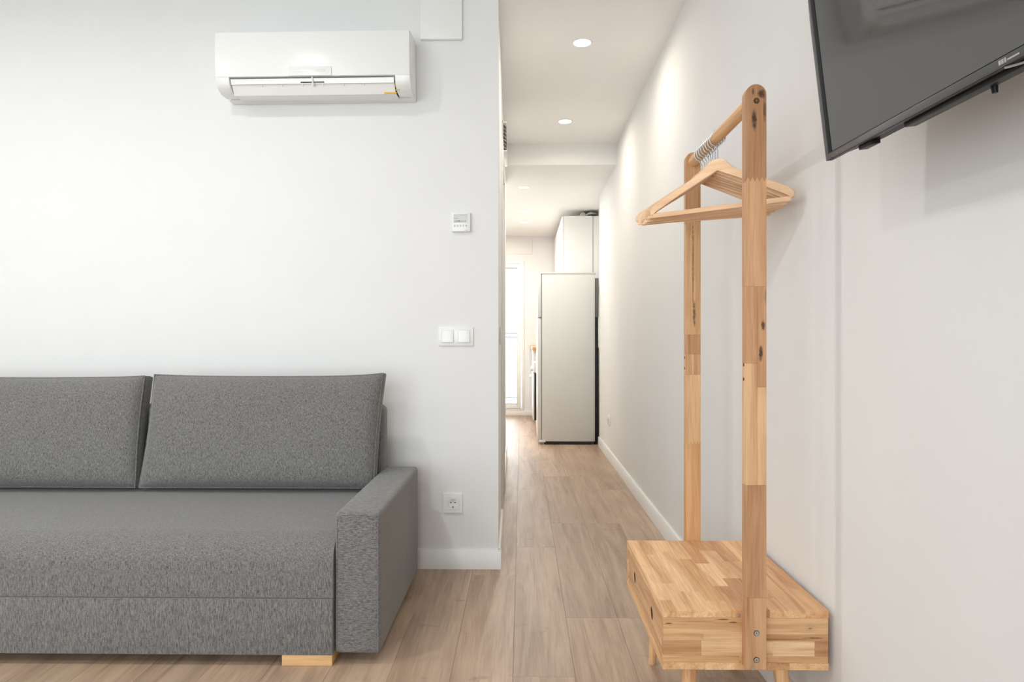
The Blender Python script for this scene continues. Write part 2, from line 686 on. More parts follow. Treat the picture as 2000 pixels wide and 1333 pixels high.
# living room window behind the camera
win2 = bpy.data.objects.new('window_2', None)
COL.objects.link(win2)
win2.location = (-1.35, BY, VZ0)
win2['kind'] = 'structure'
obj('window_frame', ring(VX0, VX1, VZ0, VZ1, .05, BY - .10, BY - .04), 'pvc', win2)
for i in range(2):
    xa = VX0 + .05 + i * (VX1 - VX0 - .1) / 2
    xb = xa + (VX1 - VX0 - .1) / 2
    lf = obj('leaf_frame', ring(xa, xb, VZ0 + .05, VZ1 - .05, .05, BY - .095, BY - .045), 'pvc', win2)
    obj('pane', nb(xa + .05, xb - .05, BY - .075, BY - .069, VZ0 + .10, VZ1 - .10), 'glass', lf)

# baseboards
BBH = 0.088


def bb_profile(sign=1):
    return [(0, 0), (.013, 0), (.013, BBH - .006), (.009, BBH), (0, BBH)]


bm = bmesh.new()
prism(bm, [(WY - u, v) for u, v in bb_profile()], 'X', LX, -0.092)
struct('baseboard_back', bm, 'trim', label='white baseboard under the wall behind the sofa')
bm = bmesh.new()
prism(bm, [(WX - u, v) for u, v in bb_profile()], 'Y', BY, 6.575)
struct('baseboard_right', bm, 'trim', label='white baseboard along the right wall')
bm = bmesh.new()
prism(bm, [(-0.105 + u, v) for u, v in bb_profile()], 'Y', WY - .013, 3.77)
corr(struct('baseboard_left', bm, 'trim', label='white baseboard at the corridor corner'))
bm = bmesh.new()
prism(bm, [(-0.105 + u, v) for u, v in bb_profile()], 'Y', 4.64, 6.0)
corr(struct('baseboard_left', bm, 'trim', label='white baseboard beyond the corridor door'))

def ring_yz(x0, x1, y0, y1, z0, z1, t=.006):
    bm = nb(x0, x1, y0, y0 + t, z0, z1)
    box(bm, x0, x1, y1 - t, y1, z0, z1)
    box(bm, x0, x1, y0 + t, y1 - t, z0, z0 + t)
    box(bm, x0, x1, y0 + t, y1 - t, z1 - t, z1)
    return bm


# corridor door with its casing
dr = bpy.data.objects.new('door_1', None)
COL.objects.link(dr)
dr.location = (-0.105, 4.2, 0)
dr['kind'] = 'structure'
dr['label'] = 'white corridor door in its casing'
b = nb(-0.107, -0.094, 3.77, 3.84, 0, 2.13, bev=.002)
box(b, -0.107, -0.094, 4.56, 4.63, 0, 2.13, bev=.002)
box(b, -0.107, -0.094, 3.84, 4.56, 2.06, 2.13, bev=.002)
obj('casing', b, 'trim', dr)
lf = obj('door_leaf', nb(-0.160, -0.122, 3.845, 4.555, .006, 2.055, bev=.002), 'trim', dr)
obj('flush_pull', ring_yz(-0.1225, -0.1205, 3.90, 3.94, .96, 1.10), 'steel', lf)
for o in (dr,):
    corr(o)

# balcony outside the kitchen
struct('trim_3', nb(-1.5, .5, KY + .15, KY + 1.1, -0.10, 0.02), 'concrete')
ra = thing('balcony_railing', 'grey metal railing seen through the glazed balcony door', 'railing', (-0.365, KY + .9, 0.02))
ry = KY + 0.35
for z in (1.105, 1.055):
    obj('top_rail', nb(-1.45, .35, ry - .012, ry + .012, z - .006, z + .006, bev=.002), 'rail', ra)
obj('bottom_rail', nb(-1.45, .35, ry - .01, ry + .01, .200, .211, bev=.002), 'rail', ra)
k = -0.176 - .115 * 11
while k < .34:
    obj('bar', cyl(nb(), (k, ry, .205), (k, ry, 1.06), .0055, n=10), 'rail', ra)
    k += .115
for k in (-1.43, .33):
    obj('post', nb(k - .015, k + .015, ry - .015, ry + .015, .02, 1.10), 'rail', ra)
ra.location.y = ry
for c in ra.children:
    c.location.y += (KY + .9) - ry


# ------------------------------------------------------------------ ceiling downlights
def downlight(x, y, z, label, watts, col, strength, rad=0.043, spread=178):
    t = thing('downlight', label, 'downlight', (x, y, z), 'recessed ceiling downlights')
    b = bmesh.new()
    n = 32
    prof = [(rad, -.0005), (rad + .003, -.004), (rad + .009, -.003), (rad + .011, 0.0), (rad + .011, .004), (rad, .004)]
    rings = [[b.verts.new((x + r * math.cos(2 * math.pi * k / n), y + r * math.sin(2 * math.pi * k / n), z + h)) for k in range(n)] for r, h in prof]
    for i in range(len(rings)):
        A, B = rings[i], rings[(i + 1) % len(rings)]
        for k in range(n):
            b.faces.new((A[k], A[(k + 1) % n], B[(k + 1) % n], B[k]))
    obj('rim', b, 'trim', t)
    obj('diffuser', cyl(nb(), (x, y, z - .0015), (x, y, z + .003), rad, n=32), emit('lit_diffuser', col, strength), t)
    d = bpy.data.lights.new('lamp', 'AREA')
    d.shape = 'DISK'
    d.size = rad * 2
    d.energy = watts
    d.color = col[:3]
    d.spread = R(spread)
    lo = bpy.data.objects.new('lamp', d)
    COL.objects.link(lo)
    lo.parent = t
    lo.location = (0, 0, -.006)
    return t


WARM = (1.0, 0.905, 0.78, 1)
KWARM = (1.0, 0.95, 0.87, 1)
downlight(.313, 3.539, CEIL, 'lit round downlight in the corridor ceiling, nearest the camera', CORRIDOR_W, WARM, 9, spread=172)
downlight(.306, 4.82, CEIL, 'lit round downlight in the corridor ceiling just before the lower kitchen ceiling', CORRIDOR_W, WARM, 9, spread=172)
downlight(.020, 6.19, KCEIL, 'lit round downlight in the kitchen ceiling nearest the corridor', KITCHEN_W, KWARM, 9)
downlight(.022, 7.33, KCEIL, 'middle lit downlight of the three in the kitchen ceiling', KITCHEN_W, KWARM, 9)
downlight(.024, 8.05, KCEIL, 'lit downlight in the kitchen ceiling closest to the balcony door', KITCHEN_W, KWARM, 9)
for i, ky in enumerate((6.6, 7.5, 8.4)):  # unseen second row, added to brighten the kitchen
    downlight(-.85, ky, KCEIL, ('added fill downlight in the kitchen ceiling hidden left of the corridor, nearest', 'middle added fill downlight hidden left in the kitchen ceiling', 'added fill downlight hidden left in the kitchen by the balcony door')[i], 9.0, KWARM, 9)
for lx, ly, ll in ((-1.24, 1.66, 'in front of the air conditioner'), (-2.5, 1.75, 'over the left end of the sofa'), (-1.12, .1, 'in the middle of the room'), (-2.5, .1, 'far left in the room')):
    downlight(lx, ly, CEIL, 'lit round downlight in the living room ceiling ' + ll, LIVING_W, (1.0, 0.985, 0.96, 1), 9)


# ------------------------------------------------------------------ sofa
def rbox(x0, x1, y0, y1, z0, z1, bev, seg=4, sub=0):
    return nb(x0, x1, y0, y1, z0, z1, bev=bev, seg=seg)


sofa = thing('sofa', 'grey melange fabric sofa bed with two back cushions against the white wall', 'sofa', (-1.57, 2.58, 0))
SX0, SX1 = -2.535, -0.592
# seat: profile in (y, z) extruded along x
sp = [(2.90, .235), (2.90, .415), (2.60, .412)]
for k in range(13):
    a = R(90 + k * 7.5)
    sp.append((2.225 + .09 * math.cos(a) * 1.0, .315 + .092 * math.sin(a)))
sp += [(2.133, .24), (2.1345, .2155), (2.138, .213), (2.90, .213)]
b = bmesh.new()
prism(b, sp[0:1] + sp[1:], 'X', SX0 + .001, SX1 - .001)
obj('seat', b, 'fab_z', sofa, smooth_angle=30)
obj('base', rbox(SX0 + .001, SX1 - .002, 2.134, 2.90, .034, .2125, .003, 3), 'fab_z', sofa)


def arm(x0, x1):
    a = obj('armrest', rbox(x0, x1, 2.145, 2.930, .034, .482, .016, 5), 'fab_x', sofa)
    # sewn seam framing the front panel of the arm
    bm = bmesh.new()
    z0, z1, r = .044, .473, .014
    pts = [(x0 + .008, 2.1465, z0), (x0 + .008, 2.1465, z1 - r), (x0 + .008 + r, 2.1465, z1), (x1 - .008 - r, 2.1465, z1), (x1 - .008, 2.1465, z1 - r), (x1 - .008, 2.1465, z0)]
    tube(bm, pts, .0022, 6)
    obj('seam', bm, 'fab_x', a)
    return a


arm(-0.5905, -0.4455)
arm(-2.682, -2.537)
obj('backrest', rbox(SX0 + .002, -0.574, 2.83, 2.935, .20, .752, .03, 4), 'fab_z', sofa)
for lx in (-0.755, -2.54):
    obj('leg', nb(lx, lx + .159, 2.137, 2.30, 0.0, .036, bev=.0015), 'beech', sofa)
    obj('leg', nb(lx, lx + .159, 2.75, 2.89, 0.0, .036, bev=.0015), 'beech', sofa)


def cushion(cx, width, height, lab, seed, thick=.16, skew=0.0, ears=(0, 0)):
    """boxed back cushion, local x across, z up, y depth; leans back"""
    rg = random.Random(seed)
    NU, NV = 44, 26
    b = bmesh.new()

    def surf(i, j, side):
        u = -1 + 2 * i / NU
        v = -1 + 2 * j / NV
        eu = 1 - abs(u) ** 7
        ev = 1 - abs(v) ** 5
        bulge = max(0.0, eu) ** .55 * max(0.0, ev) ** .55
        d = side * (.032 + (thick / 2 - .032) * bulge)
        # outline: slightly waisted edges, corners pulled out
        wx = width / 2 * (1 - .016 * (1 - v * v))
        hz = height / 2 * (1 - .020 * (1 - u * u) * (1 if v > 0 else .2))
        X = u * wx + skew * v
        Z = v * hz
        if v > 0:
            Z += (ears[0] if u < 0 else ears[1]) * abs(u) ** 6 * v
        # lazy dents
        d += side * .004 * math.sin(3.1 * u + seed) * math.cos(2.3 * v + seed * 2) * bulge
        return Vector((X, d, Z))
    F = [[b.verts.new(surf(i, j, -1)) for j in range(NV + 1)] for i in range(NU + 1)]
    B = [[b.verts.new(surf(i, j, 1)) for j in range(NV + 1)] for i in range(NU + 1)]
    for i in range(NU):
        for j in range(NV):
            b.faces.new((F[i][j], F[i + 1][j], F[i + 1][j + 1], F[i][j + 1]))
            b.faces.new((B[i][j], B[i][j + 1], B[i + 1][j + 1], B[i + 1][j]))
    loop = [(i, 0) for i in range(NU)] + [(NU, j) for j in range(NV)] + [(i, NV) for i in range(NU, 0, -1)] + [(0, j) for j in range(NV, 0, -1)]
    mid = []
    for (i, j) in loop:
        p = (F[i][j].co + B[i][j].co) / 2
        q = Vector((p.x * 1.008, p.y, p.z * 1.012))
        mid.append(b.verts.new(q))
    n = len(loop)
    for k in range(n):
        i, j = loop[k]
        i2, j2 = loop[(k + 1) % n]
        b.faces.new((F[i][j], mid[k], mid[(k + 1) % n], F[i2][j2]))
        b.faces.new((mid[k], B[i][j], B[i2][j2], mid[(k + 1) % n]))
    seam = [F[i][j].co.copy() for (i, j) in loop[::2]]
    seam.append(seam[0].copy())
    lean = R(-9)
    rot = Matrix.Rotation(lean, 4, 'X')
    pos = Vector((cx, 2.785, .415 + height / 2 * math.cos(lean) + .012))
    tr = Matrix.Translation(pos) @ rot
    for v in b.verts:
        v.co = tr @ v.co
        if v.co.z < .4165:
            v.co.z = .4165 + (v.co.z - .4165) * .1
    o = obj('back_cushion', b, 'fab_z', None, smooth_angle=60)
    tag(o, lab, 'cushion', 'sofa back cushions')
    s = bmesh.new()
    tube(s, [tr @ p for p in seam], .0028, 6)
    obj('piping', s, 'fab_z', o, smooth_angle=80)
    return o


cushion(-1.052, .945, .452, 'right grey fabric back cushion of the sofa, next to the armrest', 1, ears=(.004, .010), skew=.012)
cushion(-2.024, .945, .446, 'left grey fabric back cushion of the sofa, cut by the photo edge', 5, ears=(.004, .004), skew=0.0)

# ------------------------------------------------------------------ air conditioner
AX0, AX1 = -1.299, -0.472
ac = thing('air_conditioner', 'white wall-mounted split air conditioner above the sofa with its flap open', 'air conditioner', (-0.885, WY, 2.09))
YF = 2.873
# upper housing (profile in y,z)
b = bmesh.new()
prism(b, [(3.053, 2.087), (3.053, 2.345), (3.02, 2.356), (YF + .03, 2.341), (YF + .012, 2.334), (YF + .012, 2.145), (2.955, 2.143), (3.00, 2.105), (3.00, 2.087)], 'X', AX0, AX1, bev=.004)
obj('housing', b, 'plastic', ac)
# cheeks beside the outlet
ck = [(2.99, 2.088), (2.99, 2.146), (YF + .005, 2.146), (YF + .009, 2.118), (YF + .022, 2.101), (2.932, 2.087)]
for (xa, xb) in ((AX0 + .0005, AX0 + .056), (AX1 - .064, AX1 - .0005)):
    b = bmesh.new()
    prism(b, ck, 'X', xa, xb, bev=.002)
    obj('cheek', b, 'plastic', ac)
FX0, FX1 = AX0 + .060, AX1 - .070
obj('bottom_plate', nb(FX0, FX1, 2.927, 3.02, 2.084, 2.090, bev=.001), 'plastic', ac)
# front panel, slightly curved, hinged at the top
pp = []
for k in range(9):
    t = k / 8
    pp.append((YF + .003 - .006 * math.sin(math.pi * t), 2.331 - t * .187))
pp = [(YF + .016, 2.333)] + pp + [(YF + .014, 2.143)]
b = bmesh.new()
prism(b, pp, 'X', AX0 + .001, AX1 - .001, bev=.002)
fp = obj('front_panel', b, 'plastic', ac)
dx0, dx1 = -0.985, -0.803
dp = obj('display_panel', nb(dx0, dx1, YF - .0045, YF + .006, 2.1425, 2.182, bev=.0015), 'plastic', fp)
obj('display_window', nb(-0.852, -0.829, YF - .0052, YF - .003, 2.158, 2.171), 'lcd', dp)
obj('display_ridge', nb(-0.965, -0.856, YF - .0058, YF - .003, 2.158, 2.170, bev=.0008), 'plastic', dp)
# outlet interior and flaps
obj('outlet', nb(AX0 + .056, AX1 - .064, 2.940, 2.990, 2.092, 2.143), 'dark', ac)
FX0, FX1 = AX0 + .060, AX1 - .070


def slab(x0, x1, ya, za, yb, zb, t):
    d = Vector((0, yb - ya, zb - za)).normalized()
    n = Vector((0, -d.z, d.y)) * t
    bm = bmesh.new()
    prism(bm, [(ya, za), (yb, zb), (yb + n.y, zb + n.z), (ya + n.y, za + n.z)], 'X', x0, x1)
    return bm


b = slab(FX0, FX1, 2.893, 2.1165, 2.887, 2.1375, -.004)
obj('upper_flap', b, 'plastic', ac)
lf = obj('lower_flap', slab(FX0, FX1, 2.900, 2.118, 2.926, 2.080, .006), 'plastic', ac)
for k in range(6):
    xx = FX0 + .13 + k * (FX1 - FX0 - .26) / 5
    obj('vane', nb(xx - .001, xx + .001, 2.896, 2.915, 2.110, 2.119), 'plastic', lf)
# dark notch in the flap and the clip hanging in the middle
obj('flap_notch', nb(-0.940, -0.840, 2.8885, 2.8930, 2.1200, 2.1235), 'dark', ac)
b = nb()
tube(b, [(-0.889, 2.884, 2.146), (-0.889, 2.884, 2.128), (-0.887, 2.888, 2.116)], .0035, 8)
cyl(b, (-0.887, 2.889, 2.118), (-0.887, 2.894, 2.106), .0085, .004, 12)
obj('clip', b, 'plastic', ac)
obj('sticker', box(nb(-0.590, -0.536, 2.9160, 2.9185, 2.079, 2.0845), -0.540, -0.522, 2.912, 2.924, 2.0925, 2.0945), 'yellow', ac)
obj('sticker', nb(-0.5375, -0.5355, 2.893, 2.915, 2.100, 2.118), 'yellow', ac)
ac.rotation_euler = (0, R(-.45), 0)

# duct cover box beside it
bxo = obj('duct_box', nb(-0.452, -0.266, WY - .022, WY, 2.366, CEIL - .004, bev=.002), 'plastic')
tag(bxo, 'flat white cover box on the wall just right of the air conditioner', 'cover box')

# ------------------------------------------------------------------ thermostat, switches, sockets
th = thing('thermostat', 'small white thermostat with grey display above the light switch', 'thermostat', (-0.271, WY, 1.549))
tb = obj('body', nb(-0.313, -0.229, WY - .020, WY, 1.508, 1.592, bev=.003), 'plastic', th)
obj('display', nb(-0.304, -0.2405, WY - .0206, WY - .019, 1.5465, 1.584), 'lcd', th)
b = nb(-0.302, -0.262, WY - .0209, WY - .020, 1.5535, 1.5565)
for k in range(6):
    box(b, -0.300 + k * .0092, -0.2945 + k * .0092, WY - .0209, WY - .020, 1.550, 1.5525 + (k % 3) * .003)
box(b, -0.302, -0.283, WY - .0209, WY - .020, 1.566, 1.569)
box(b, -0.302, -0.2425, WY - .0209, WY - .020, 1.5805, 1.583)
obj('display_marks', b, 'ink', th)
for k in range(4):
    obj('button', nb(-0.302 + k * .0125, -0.2945 + k * .0125, WY - .0212, WY - .019, 1.5285, 1.5385, bev=.0008), 'plastic_grey', th)
b = nb()
cyl(b, (-0.2475, WY - .0212, 1.5335), (-0.2475, WY - .019, 1.5335), .004, n=14)
obj('button', b, 'ink', th)
obj('brand_mark', nb(-0.254, -0.239, WY - .0206, WY - .019, 1.5125, 1.5150), 'ink', th)


def plate(t, x0, x1, z0, z1):
    return obj('frame', nb(x0, x1, WY - .009, WY, z0, z1, bev=.0025), 'plastic', t)


ls = thing('light_switch', 'double white rocker light switch on the wall beside the corridor', 'light switch', (-0.295, WY, 1.04))
plate(ls, -0.373, -0.216, .998, 1.083)
for x0 in (-0.3585, -0.2855):
    obj('insert', nb(x0, x0 + .055, WY - .0105, WY - .008, 1.013, 1.068, bev=.001), 'plastic_grey', ls)
    bm = bmesh.new()
    prism(bm, [(WY - .009, 1.0145), (WY - .0165, 1.0145), (WY - .0115, 1.0665), (WY - .009, 1.0665)], 'X', x0 + .0015, x0 + .0535, bev=.0012)
    obj('rocker', bm, 'plastic', ls)


def circle(cx, cy, r, n=28, ry=None):
    return [(cx + r * math.cos(2 * math.pi * k / n), cy + (ry or r) * math.sin(2 * math.pi * k / n)) for k in range(n)]


so = thing('power_socket', 'white wall socket low on the wall beside the sofa arm', 'power socket', (-0.308, WY, .2935))
sx, sz = -0.308, .2935
hb = sheet_with_holes([(-.0425, -.0425), (.0425, -.0425), (.0425, .0425), (-.0425, .0425)], [[(-.0275, -.0275), (.0275, -.0275), (.0275, .0275), (-.0275, .0275)]], .009)
tf = Matrix.Translation((sx, WY - .0045, sz)) @ Matrix.Rotation(R(90), 4, 'X')
bmesh.ops.transform(hb, matrix=tf, verts=hb.verts)
obj('frame', hb, 'plastic', so)
hb = sheet_with_holes([(-.027, -.027), (.027, -.027), (.027, .027), (-.027, .027)], [circle(0, 0, .0205)], .012)
bmesh.ops.transform(hb, matrix=Matrix.Translation((sx, WY - .006, sz)) @ Matrix.Rotation(R(90), 4, 'X'), verts=hb.verts)
ins = obj('insert', hb, 'plastic', so)
obj('recess', cyl(nb(), (sx, WY - .0028, sz), (sx, WY, sz), .0205, n=28), 'plastic', so)
for k in (-1, 1):
    obj('pin_hole', cyl(nb(), (sx + k * .0095, WY - .0034, sz + .002), (sx + k * .0095, WY - .001, sz + .002), .0030, n=12), 'dark', so)
obj('screw', cyl(nb(), (sx, WY - .0036, sz + .003), (sx, WY - .001, sz + .003), .0022, n=12), 'steel', so)
for k in (-1, 1):
    obj('earth_clip', nb(sx - .003, sx + .003, WY - .009, WY - .002, sz + k * .0175 - .0025, sz + k * .0175 + .0025), 'steel' if k > 0 else 'gasket', so)

s2 = thing('power_socket', 'white double socket low on the right wall near the fridge', 'power socket', (WX, 5.83, .335))
obj('frame', nb(WX - .009, WX, 5.752, 5.908, .292, .378, bev=.0025), 'plastic', s2)
for y0 in (5.7665, 5.8385):
    ii = obj('insert', nb(WX - .0125, WX - .008, y0, y0 + .055, .3075, .3625, bev=.001), 'plastic', s2)
    obj('recess', cyl(nb(), (WX - .0128, y0 + .0275, .335), (WX - .011, y0 + .0275, .335), .0195, n=24), 'plastic_grey', ii)

s3 = thing('light_switch', 'white light switch on the corridor side of the wall corner', 'light switch', (-0.105, 3.38, 1.045))
obj('frame', nb(-0.105, -0.096, 3.3375, 3.4225, 1.0025, 1.0875, bev=.0025), 'plastic', s3)
bm = bmesh.new()
prism(bm, [(-0.098, 1.0175), (-0.090, 1.0175), (-0.086, 1.045), (-0.089, 1.0725), (-0.098, 1.0725)], 'Y', 3.353, 3.407, bev=.001)
obj('rocker', bm, 'plastic', s3)
corr(s3)

vg = thing('vent_grille', 'small white vent grille high on the corridor wall above the door', 'vent', (-0.105, 4.3, 2.25))
b = nb(-0.107, -0.099, 4.12, 4.48, 2.16, 2.345, bev=.001)
box(b, -0.107, -0.078, 4.12, 4.48, 2.335, 2.345, bev=.001)
box(b, -0.107, -0.078, 4.12, 4.48, 2.16, 2.170, bev=.001)
box(b, -0.107, -0.078, 4.47, 4.48, 2.17, 2.335, bev=.001)
obj('frame', b, 'plastic', vg)
obj('shadow_gap', nb(-0.0995, -0.0965, 4.125, 4.475, 2.172, 2.333), 'dark', vg)
for k in range(7):
    z = 2.182 + k * .0225
    bm = bmesh.new()
    prism(bm, [(-0.100, z + .010), (-0.080, z - .004), (-0.080, z - .001), (-0.100, z + .013)], 'Y', 4.122, 4.472)
    obj('louvre', bm, 'plastic_grey', vg)
corr(vg)

# ------------------------------------------------------------------ refrigerator
FY = 6.64
fr = thing('refrigerator', 'white two-door refrigerator seen from its side at the end of the corridor', 'refrigerator', (.45, FY + .28, 0))
obj('body', nb(.196, .712, FY, FY + .54, .030, 1.660, bev=.006), 'fridge', fr)
obj('top_cover', nb(.185, .722, FY - .004, FY + .544, 1.660, 1.676, bev=.004), 'fridge', fr)
obj('door_seal', nb(.188, .197, FY + .006, FY + .534, .04, 1.656), 'fridge_seal', fr)
fd = obj('freezer_door', nb(.154, .189, FY - .002, FY + .542, 1.238, 1.668, bev=.006), 'fridge', fr)
obj('handle_notch', nb(.172, .190, FY - .0030, FY + .05, 1.232, 1.2415), 'gasket', fd)
obj('fridge_door', nb(.154, .189, FY - .002, FY + .542, .050, 1.230, bev=.006), 'fridge', fr)
obj('plinth', nb(.215, .70, FY + .004, FY + .53, .006, .031), 'black', fr)
for (xx, yy) in ((.225, FY + .03), (.69, FY + .03), (.225, FY + .5), (.69, FY + .5)):
    obj('foot', cyl(nb(), (xx, yy, 0), (xx, yy, .030), .016, n=16), 'plastic_grey', fr)
obj('hinge', nb(.165, .232, FY - .006, FY + .03, .022, .046, bev=.003), 'plastic', fr)
cb = obj('condenser', nb(.713, .744, FY + .01, FY + .53, .02, 1.24, bev=.002), 'black', fr)
cbp = nb(.713, .748, FY + .01, FY + .53, 1.24, 1.62, bev=.003)
obj('condenser_cover', cbp, 'gasket', fr)
for k in range(12):
    z = .35 + k * .072
    obj('coil', cyl(nb(), (.747, FY + .03, z), (.747, FY + .50, z), .003, n=8), 'gasket', cb)

# ------------------------------------------------------------------ kitchen units beyond the fridge
wt = obj('worktop', nb(.115, KX1, 7.28, 9.14, .905, .940, bev=.002), 'worktop')
tag(wt, 'wooden kitchen worktop behind the fridge', 'worktop')
ov = thing('oven', 'white oven with a black side edge below the kitchen worktop', 'oven', (.46, 7.6, 0))
obj('body', nb(.165, .80, 7.30, 7.88, .02, .902, bev=.003), 'cabinet', ov)
dd = obj('door', nb(.135, .165, 7.31, 7.87, .155, .655, bev=.002), 'black', ov)
obj('door_front', nb(.118, .1355, 7.312, 7.868, .157, .653, bev=.002), 'cabinet', dd)
obj('handle', cyl(nb(), (.098, 7.36, .615), (.098, 7.82, .615), .008, n=10), 'steel', dd)
cp = obj('control_panel', nb(.125, .165, 7.31, 7.87, .665, .775, bev=.002), 'cabinet', ov)
for k in range(5):
    obj('knob', cyl(nb(), (.100, 7.39 + k * .1, .70), (.126, 7.39 + k * .1, .70), .018, .020, n=16), 'plastic_grey', cp)
for i, (ya, yb) in enumerate(((7.90, 8.50), (8.50, 9.12))):
    bc = thing('base_cabinet', ('white base cabinet directly beyond the oven' if i == 0 else 'white base cabinet against the far kitchen wall'), 'cabinet', (.46, (ya + yb) / 2, 0), 'kitchen base cabinets')
    obj('body', nb(.150, .80, ya + .002, yb - .002, .10, .902, bev=.002), 'cabinet', bc)
    obj('plinth', nb(.20, .78, ya + .002, yb - .002, .0, .10), 'cabinet', bc)
    d_ = obj('door', nb(.130, .150, ya + .004, yb - .004, .11, .74, bev=.002), 'cabinet', bc)
    obj('drawer', nb(.130, .150, ya + .004, yb - .004, .745, .895, bev=.002), 'cabinet', bc)
for i, (ya, yb) in enumerate(((7.25, 7.85), (7.85, 8.45), (8.45, 9.10))):
    lab = ('white wall cabinet right above and behind the fridge', 'middle white wall cabinet of the kitchen row', 'white wall cabinet next to the far kitchen wall')[i]
    uc = thing('wall_cabinet', lab, 'cabinet', (.60, (ya + yb) / 2, 1.50), 'kitchen wall cabinets')
    obj('body', nb(.449, .753, ya + .001, yb - .001, 1.50, 2.334, bev=.0015), 'cabinet', uc)
    obj('door', nb(.430, .448, ya + .002, yb - .002, 1.50, 2.332, bev=.0015), 'cabinet', uc)
    if i == 0:
        obj('filler_strip', nb(.7585, KX1, ya + .01, ya + .03, 1.50, 2.334), 'cabinet', uc)
du = thing('exhaust_duct', 'grey exhaust duct lying on top of the kitchen wall cabinet', 'duct', (.62, 7.7, 2.334))
b = nb()
for k in range(24):
    cyl(b, (.66, 7.36 + k * .03, 2.366), (.66, 7.375 + k * .03, 2.366), .028, .032, n=16)
    cyl(b, (.66, 7.375 + k * .03, 2.366), (.66, 7.39 + k * .03, 2.366), .032, .028, n=16)
obj('hose', b, 'foil', du)
b = nb()
tube(b, [(.70, 7.36, 2.36), (.72, 7.32, 2.37), (.745, 7.31, 2.372), (.80, 7.34, 2.37)], .016, 10)
obj('elbow', b, 'foil', du)

# ------------------------------------------------------------------ television
TVZ, TVX, TVY = 1.368, 0.580, 1.308
tv = thing('television', 'large flat black television tilted down on the right wall', 'television', (TVX, TVY, TVZ))
W_, H_ = 1.120, .655       # extends towards -y, and up


def T(x, y, z):            # local tv frame: x depth (+ to wall), y along, z up -> room coordinates (before tilt)
    return (TVX + x, TVY - y, TVZ + z)


def tbox(x0, x1, y0, y1, z0, z1, bev=0.0):
    a = T(x0, y0, z0)
    c = T(x1, y1, z1)
    return nb(min(a[0], c[0]), max(a[0], c[0]), min(a[1], c[1]), max(a[1], c[1]), a[2], c[2], bev=bev)


obj('panel', tbox(.003, .014, 0, W_, 0, H_, bev=.001), 'tv_black', tv)
obj('screen', tbox(.0015, .004, .0285, W_ - .0285, .0155, H_ - .012), M['screen'], tv)
b = tbox(0, .010, 0, .028, 0.0, H_, bev=.001)
a_ = T(0, W_ - .028, 0)
c_ = T(.010, W_, H_)
box(b, a_[0], c_[0], c_[1], a_[1], a_[2], c_[2], bev=.001)
a_ = T(0, .028, H_ - .011)
c_ = T(.010, W_ - .028, H_)
box(b, a_[0], c_[0], c_[1], a_[1], a_[2], c_[2], bev=.001)
obj('frame', b, 'tv_black', tv)
for y_ in (0.0, W_ - .015):
    obj('side_trim', tbox(-.0008, .006, y_ + .0005, y_ + .0145, 0.0005, H_ - .0005, bev=.0005), 'tv_bezel', tv)
ch = obj('bottom_bezel', tbox(-.0005, .012, .003, W_ - .003, 0.001, .0138, bev=.001), 'tv_bezel', tv)
# the maker's mark, too small to read: two squat letters and a thin line of small print
b = nb()
for (ya, yb, za, zb) in ((.550, .5545, .0040, .0105), (.5555, .560, .0040, .0105), (.5615, .565, .0040, .0105)):
    a_ = T(-.0009, ya, za)
    c_ = T(0, yb, zb)
    box(b, a_[0], c_[0], c_[1], a_[1], a_[2], c_[2])
a_ = T(-.0009, .567, .0052)
c_ = T(0, .590, .0075)
box(b, a_[0], c_[0], c_[1], a_[1], a_[2], c_[2])
obj('logo', b, 'tv_silver', ch)
obj('side_mark', box(nb(), *[v for v in (TVX - .0009, TVX, TVY - .058, TVY - .051, TVZ + .004, TVZ + .010)]), 'gasket', ch)
# rear housing: tapers out towards the middle
b = bmesh.new()
base = [T(.0135, .010, .004), T(.0135, W_ - .010, .004), T(.0135, W_ - .010, H_ - .01), T(.0135, .010, H_ - .01)]
m1 = [T(.036, .17, .000), T(.036, W_ - .17, .000), T(.030, W_ - .09, H_ - .09), T(.030, .09, H_ - .09)]
m2 = [T(.050, .24, .010), T(.050, W_ - .24, .010), T(.045, W_ - .2, H_ - .25), T(.045, .2, H_ - .25)]
L3 = [[b.verts.new(p) for p in q] for q in (base, m1, m2)]
for A, B in zip(L3[:-1], L3[1:]):
    for k in range(4):
        b.faces.new((A[k], A[(k + 1) % 4], B[(k + 1) % 4], B[k]))
b.faces.new(L3[0])
b.faces.new(L3[2])
obj('rear_housing', b, 'tv_black', tv, smooth_angle=10)
for (y0, y1, zz, xx) in ((.115, .165, -.007, .020), (W_ - .165, W_ - .115, -.007, .020)):
    obj('foot_socket', tbox(xx - .006, xx + .014, y0, y1, zz, .006, bev=.002), 'tv_black', tv)
obj('speaker_strip', tbox(.020, .044, .27, W_ - .27, -.006, .012, bev=.003), 'tv_black', tv)
b = nb()
cyl(b, T(.040, .480, .0), T(.040, .480, -.016), .0055, .004, 12)
obj('control_stick', b, 'tv_black', tv)
b = bmesh.new()
pts = [T(.004 + .010 * math.sin(math.pi * k / 10), .555 + .07 * k / 10, -.001 - .003 * math.sin(math.pi * k / 10)) for k in range(11)]
tube(b, pts, .0018, 8)
obj('chrome_lip', b, 'tv_silver', tv)
br = obj('wall_bracket', tbox(.046, .064, W_ / 2 - .22, W_ / 2 + .22, .20, .50, bev=.002), 'black', tv)
obj('arm', tbox(.060, .206, W_ / 2 - .03, W_ / 2 + .03, .28, .36, bev=.002), 'black', br)
obj('wall_plate', tbox(.198, .214, W_ / 2 - .10, W_ / 2 + .10, .23, .41, bev=.002), 'black', br)
tv.rotation_euler = (R(1.3), R(-7.3), R(-.3))
tv.scale = (.86, .86, .86)

